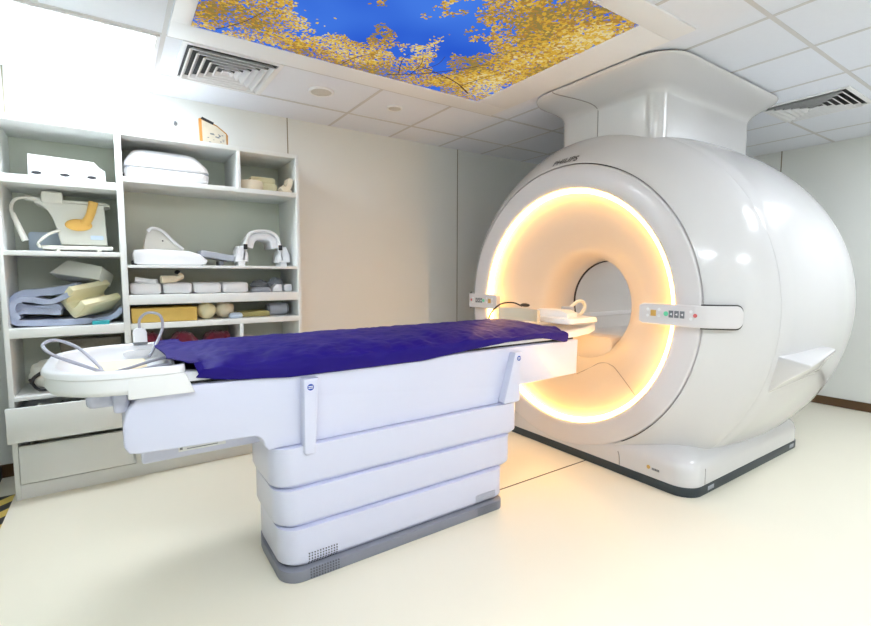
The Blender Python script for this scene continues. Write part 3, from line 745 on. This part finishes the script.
sh(gl, 'plastic_sheet', 'label', 'pale blue plastic sheet leaning behind the coil unit on the left shelf', 'plastic sheet')
# left lower shelf: folded blanket and foams
def ribbon(mb, pts, th, y0, y1, ny=10, amp=.008, seed=0):
    P = smooth_path([(a, b, 0) for a, b in pts], 7)
    L = len(P); rings = []
    out = []
    for sgn in (1, -1):
        for i in (range(L) if sgn > 0 else range(L-1, -1, -1)):
            q = (P[min(i+1, L-1)]-P[max(i-1, 0)]).normalized(); n_ = Vector((-q.y, q.x, 0))
            w = th/2*min(1, .4+min(i, L-1-i)/3)
            out.append(P[i]+n_*w*sgn)
    for j in range(ny+1):
        y = y0+(y1-y0)*j/ny; edge = .6 if j in (0, ny) else 1
        c = []
        for p in out:
            n1 = noise.fractal(Vector((p.x*9+seed, y*9, p.y*9)), .7, 2, 3)
            c.append((p.x+amp*n1, y+amp*noise.noise(Vector((p.x*14, seed+3, p.y*14))), p.y+amp*n1*.6))
        rings.append(c)
    mb.loft(rings)
    return mb
bl = MB()
ribbon(bl, [(-.10, 1.012), (-.30, 1.012), (-.45, 1.020), (-.475, 1.055), (-.44, 1.085), (-.30, 1.075), (-.26, 1.075)], .034, 3.56, 3.86, seed=1)
ribbon(bl, [(-.26, 1.10), (-.32, 1.095), (-.43, 1.105), (-.468, 1.150), (-.43, 1.180), (-.33, 1.190), (-.24, 1.205), (-.17, 1.23)], .045, 3.57, 3.86, seed=2, amp=.014)
ribbon(bl, [(-.45, 1.04), (-.475, 1.09), (-.462, 1.14), (-.40, 1.15), (-.31, 1.135), (-.25, 1.16), (-.20, 1.19)], .03, 3.55, 3.82, seed=3, amp=.012)
ribbon(bl, [(-.12, 1.008), (-.02, 1.025), (.03, 1.065), (.035, 1.085)], .03, 3.60, 3.86, seed=4)
for v in bl.bm.verts: v.co.z = max(v.co.z, .991); v.co.x = min(max(v.co.x, -.489), .043)
sh(bl, 'folded_blanket', 'blanket', 'pale blue grey blanket folded in layers on the lower left shelf', 'blanket', ang=60)
R1 = Matrix.Translation((-.17, 3.76, 1.306)) @ Matrix.Rotation(math.radians(10), 4, 'Y') @ Matrix.Rotation(math.radians(-24), 4, 'Z') @ Matrix.Rotation(math.radians(-14), 4, 'X')
b = MB().prism([(-.13, -.045), (-.055, .052), (-.04, .055), (.14, .045), (.15, .035), (.15, -.045)], 'y', -.07, .10, .008, mtx=R1)
sh(b, 'wedge_block', 'offwhite', 'grey white wedge block resting on top of the folded blue grey blanket', 'wedge')
# U shaped foam block, open side up, lying tilted in front of the blanket
U = [(-.10, -.075), (.055, -.075), (.072, -.06), (.072, .075), (.062, .085), (.026, .085), (.018, .075), (.018, -.012), (.005, -.025), (-.05, -.025), (-.062, -.012), (-.062, .075), (-.07, .085), (-.105, .085), (-.115, .075), (-.115, -.06)]
ex = Vector((.74, .66, .16)).normalized(); pp = Vector((.66, -.74, 0)); pp = (pp-pp.dot(ex)*ex).normalized(); zz = ex.cross(pp); zz = zz if zz.z > 0 else -zz
ph = math.radians(52); av = math.cos(ph)*pp-math.sin(ph)*zz; bv = math.sin(ph)*pp+math.cos(ph)*zz
R2 = Matrix(((av.x, ex.x, bv.x, -.165), (av.y, ex.y, bv.y, 3.58), (av.z, ex.z, bv.z, 1.118), (0, 0, 0, 1)))
b = MB().prism([(x*.82, z*.86) for x, z in U], 'y', -.05, .20, .006, mtx=R2)
mz = min(v.co.z for v in b.bm.verts)
bmesh.ops.translate(b.bm, verts=b.bm.verts[:], vec=(0, 0, 1.034-mz))
sh(b, 'foam_cradle', 'cream', 'cream U shaped foam block propped against the blue grey blanket', 'foam block')
sh(MB().box(-.115, -.028, 3.515, 3.575, .9908, 1.013, .003), 'teal_box', 'teal', 'small teal box lying at the front of the lower left shelf', 'box')
# right shelf at eye level
t = thing('body_coil', 'flat white coil with an upright curved fin on the long middle shelf', 'coil', (.35, 3.68, 1.355))
MB().prism([(.118, 1.368), (.112, 1.43), (.122, 1.452), (.20, 1.458), (.43, 1.452), (.50, 1.43), (.545, 1.39), (.535, 1.366), (.50, 1.357), (.14, 1.357)], 'y', 3.56, 3.80, .014).build('body', M['white'], t)
fn = [(.175, 1.45)]+[(p.x, p.y) for p in smooth_path([(.185, 1.52, 0), (.205, 1.58, 0), (.235, 1.60, 0), (.29, 1.58, 0), (.345, 1.52, 0), (.40, 1.47, 0), (.43, 1.45, 0)], 5)]
f_ = MB().prism(fn, 'y', 3.68, 3.74, .015).build('fin', M['offwhite'], t)
MB().tube([(.205, 3.675, 1.58), (.235, 3.672, 1.602), (.29, 3.672, 1.585), (.345, 3.672, 1.525), (.41, 3.672, 1.465)], .010, 8, 6).build('rim', M['white'], f_)
MB().cyl((.29, 3.678, 1.52), .005, .006, 'y', 12).build('screw', M['dark'], f_)
MB().box(.105, .135, 3.58, 3.66, 1.356, 1.385, .005).build('plug', M['dark'], t)
R3 = Matrix.Translation((.618, 3.72, 1.425)) @ Matrix.Rotation(math.radians(9), 4, 'Y')
b = MB().box(-.110, .110, -.10, .10, -.022, .022, .006, mtx=R3)
t = thing('panel_coil', 'grey slanted flat coil panel resting beside the white finned coil', 'panel', (.575, 3.72, 1.357))
b.build('body', M['grey'], t)
MB().box(.635, .66, 3.64, 3.80, 1.356, 1.39, .004).build('foot', M['midgrey'], t); MB().box(.50, .53, 3.66, 3.80, 1.356, 1.425, .004).build('foot', M['midgrey'], t)
t = thing('arch_coil', 'white arched coil with an open middle standing on the long middle shelf', 'coil', (.92, 3.68, 1.355))
ar = smooth_path([(.785, 1.40, 0), (.80, 1.48, 0), (.815, 1.55, 0), (.85, 1.598, 0), (.92, 1.612, 0), (.99, 1.605, 0), (1.035, 1.565, 0), (1.05, 1.48, 0), (1.065, 1.40, 0)], 8)
def arc_band(pts, th, y0, y1):
    mb = MB(); P = pts; L = len(P); rings = []
    for i, p in enumerate(P):
        q = (P[min(i+1, L-1)]-P[max(i-1, 0)]).normalized(); n_ = Vector((-q.y, q.x, 0))*th/2
        a, c = p+n_, p-n_; m_ = min(.008, th*.3); nn = n_.normalized()*m_
        rings.append([(a.x-nn.x, y0, a.y-nn.y), (a.x, y0+m_, a.y), (a.x, y1-m_, a.y), (a.x-nn.x, y1, a.y-nn.y), (c.x+nn.x, y1, c.y+nn.y), (c.x, y1-m_, c.y), (c.x, y0+m_, c.y), (c.x+nn.x, y0, c.y+nn.y)])
    return mb.loft(rings)
arc_band(ar, .022, 3.60, 3.66).build('outer_arch', M['white'], t, 50)
a2 = smooth_path([(.835, 1.49, 0), (.85, 1.54, 0), (.88, 1.568, 0), (.92, 1.575, 0), (.97, 1.572, 0), (1.005, 1.545, 0), (1.02, 1.49, 0)], 8)
arc_band(a2, .05, 3.62, 3.84).build('inner_arch', M['tray'], t, 50)
for sx, x in ((1, .775), (-1, 1.075)):
    f_ = MB().prism([(x-.045, 1.385), (x-.045, 1.40), (x-.03, 1.46), (x-.005*sx-.012, 1.50), (x+.02, 1.50), (x+.045, 1.44), (x+.045, 1.385)], 'y', 3.60, 3.76, .008).box(x-.024, x+.024, 3.61, 3.75, 1.3562, 1.388, .004).build('foot', M['white'], t)
    MB().box(x+sx*.026-.013, x+sx*.026+.013, 3.588, 3.602, 1.475, 1.512, .003).build('latch', M['dark'], f_)
# pads shelf
x = .09
PADL = ['first', 'second', 'third', 'fourth']
for k in range(4):
    b = MB().loft([[(X, Y, z) for X, Y in rr(x+d, x+.173-d, 3.56+d, 3.84-d, .025, 5)] for z, d in ((1.166, .012), (1.176, .001), (1.20, 0), (1.225, .0), (1.238, .008), (1.242, .02))])
    for v in b.bm.verts: v.co.z -= .004*math.sin((v.co.x-x)/.173*PI)*(v.co.z > 1.22)
    sh(b, 'positioning_pad', 'white', '%s white cushion pad from the left in the row under the eye level shelf' % PADL[k], 'pad', 'white pads in a row', 50)
    x += .181
t = thing('strap_tube', 'cream tube with a dark tip lying on the row of white pads', 'tube', (.35, 3.64, 1.24))
MB().tube([(.12, 3.60, 1.262), (.20, 3.585, 1.25), (.24, 3.57, 1.252)], lambda k: .018-.004*k, 12, 4).build('sleeve', M['white'], t)
MB().tube([(.26, 3.55, 1.262), (.30, 3.56, 1.264), (.345, 3.58, 1.266)], lambda k: .026-.004*k, 12, 4).build('grip', M['beige'], t)
MB().tube([(.345, 3.58, 1.262), (.385, 3.60, 1.278), (.37, 3.61, 1.298)], .015, 12, 6).build('neck', M['beige'], t)
MB().ball((.362, 3.61, 1.310), .018, .016, .014).build('tip', M['dark'], t)
sh(MB().ball((.915, 3.70, 1.213), .066, .06, .037, rough=.2), 'grey_bag', 'midgrey', 'small grey bag right of the white pads', 'bag')
sh(MB().loft([[(X, Y, z) for X, Y in rr(.83+d, .97-d, 3.56+d, 3.64-d, .02, 5)] for z, d in ((1.166, .006), (1.18, 0), (1.20, .01))]), 'coil_lead_box', 'grey', 'flat grey plastic piece in front of the small grey bag', 'box')
sh(MB().prism([(.975, 1.167), (.98, 1.20), (1.01, 1.225), (1.045, 1.222), (1.05, 1.167)], 'y', 3.57, 3.65, .008), 'white_clip', 'white', 'small white clip between the grey piece and the shelf end', 'clip')
sh(MB().prism(rr(1.065, 1.125, 1.167, 1.222, .014, 5), 'y', 3.58, 3.66, .006), 'white_block', 'white', 'small white block against the right side of the pad shelf', 'block')
sh(MB().ball((1.055, 3.78, 1.222), .06, .05, .046, rough=.2), 'dark_pouch', 'grey', 'grey rounded pouch behind the small white block', 'pouch')
# shelf below
sh(MB().box(.088, .462, 3.535, 3.80, .986, 1.078, .006), 'foam_slab', 'yellowfoam', 'long yellow foam block on the shelf below the white pads', 'foam block')
sh(MB().ball((.53, 3.62, 1.044), .060, .07, .058, rough=.04), 'foam_ball', 'cream', 'round cream foam cushion next to the yellow foam block', 'cushion')
sh(MB().ball((.655, 3.66, 1.045), .062, .08, .058, rough=.04, power=.85), 'foam_ball', 'beige', 'rounded beige foam cushion right of the cream round one', 'cushion')
sh(MB().loft([[(X, Y, z) for X, Y in rr(.665+d, .76-d, 3.535+d, 3.60-d, .02, 5)] for z, d in ((.986, .008), (1.0, 0), (1.018, .006), (1.026, .02))]), 'small_pad', 'label', 'small pale lilac pad lying in front of the beige round cushion', 'pad')
sh(MB().prism([(.76, .987), (.76, 1.02), (.94, 1.028), (.96, 1.018), (.96, .987)], 'y', 3.60, 3.78, .006), 'olive_board', mat('olive_board', srgb(176, 168, 110), .7), 'flat olive board lying between the lilac pad and grey canister', 'board')
t = thing('grey_canister', 'grey canister lying on its side at the right of the lower shelf', 'canister', (1.03, 3.66, .986))
MB().cyl((1.03, 3.66, 1.033), .046, .13, 'x', 28, .008).build('body', M['grey'], t)
MB().cyl((.958, 3.66, 1.033), .040, .02, 'x', 28, .004).build('cap', M['midgrey'], t); MB().cyl((1.102, 3.66, 1.033), .040, .02, 'x', 28, .004).build('cap', M['midgrey'], t)
# bottom compartments
for k, (xx, rx, zz, yy) in enumerate(((.185, .082, .142, 3.70), (.385, .093, .140, 3.67), (.60, .098, .135, 3.70))):
    b = MB().ball((xx, yy, .606+zz*1.12), rx, .15, zz, rough=.12, fr=7, power=.8)
    sh(b, 'rolled_blanket', 'maroon', ('maroon patterned blanket at the left of the lower compartment behind the table', 'maroon and gold blanket in the middle of the lower compartment behind the table', 'maroon blanket at the right of the lower compartment behind the table')[k], 'blanket', 'maroon blankets', 70)
b = MB().ball((.815, 3.66, .725), .062, .14, .122, rough=.03, power=.8)
sh(b, 'beige_roll', 'beige', 'beige rounded roll in the small lower compartment behind the purple sheet', 'roll')
t = thing('wire_basket', 'grey mesh basket in the niche above the open drawer', 'basket', (-.1, 3.80, .60))
MB().prism([(-.27, .602), (-.30, .88), (.03, .88), (.01, .602)], 'y', 3.78, 3.92, .006).build('body', M['wicker'], t)
t = thing('rolled_bag', 'pale rolled bag lying in the niche above the open drawer', 'bag', (-.33, 3.66, .60))
MB().ball((-.33, 3.655, .699), .105, .09, .083, rough=.12, power=.8).build('body', M['offwhite'], t)
MB().tube([(-.42, 3.58, .66), (-.40, 3.545, .70), (-.33, 3.54, .74), (-.25, 3.55, .72)], .010, 8, 6).tube([(-.43, 3.60, .68), (-.38, 3.55, .62), (-.28, 3.54, .64)], .008, 8, 6).build('strap', M['dark'], t)
# open drawer contents
rj = random.Random(11)
for k, (xx, lab, m_) in enumerate(((-.385, 'pale crumpled cloth at the left of the open drawer', 'offwhite'), (-.275, 'dark folded strap in the open drawer', 'dark'), (-.168, 'mottled dark fabric in the middle of the open drawer', 'junk'), (-.062, 'dark grey strap at the right of the open drawer', 'midgrey'))):
    b = MB().ball((xx, 3.535, .478), .048, .07, .062, rough=.25, fr=9)
    sh(b, 'drawer_cloth', m_, lab, 'cloth', ang=70)

# ------------------------------------------------------------------ camera
cam = bpy.data.cameras.new('camera'); co = bpy.data.objects.new('camera', cam); COL.objects.link(co)
F = 471.5; yaw, pit = math.radians(34.338), math.radians(4.763)
cam.sensor_width = 36; cam.lens = 36*F/871; cam.clip_start = .02
fw = Vector((math.sin(yaw)*math.cos(pit), math.cos(yaw)*math.cos(pit), -math.sin(pit)))
rt = Vector((math.cos(yaw), -math.sin(yaw), 0)); up = rt.cross(fw)
co.matrix_world = Matrix(((rt.x, up.x, -fw.x, 0), (rt.y, up.y, -fw.y, 0), (rt.z, up.z, -fw.z, 1.3), (0, 0, 0, 1)))
S.camera = co
w = bpy.data.worlds.new('world'); S.world = w; w.use_nodes = True
w.node_tree.nodes['Background'].inputs['Color'].default_value = (.8, .85, .9, 1); w.node_tree.nodes['Background'].inputs['Strength'].default_value = .3
S.view_settings.view_transform = 'Standard'; S.view_settings.look = 'None'; S.view_settings.gamma = 1
S.view_settings.use_curve_mapping = False
S.view_settings.exposure = EXPO
S.cycles.max_bounces = 10; S.cycles.diffuse_bounces = 6
S.cycles.use_denoising = True
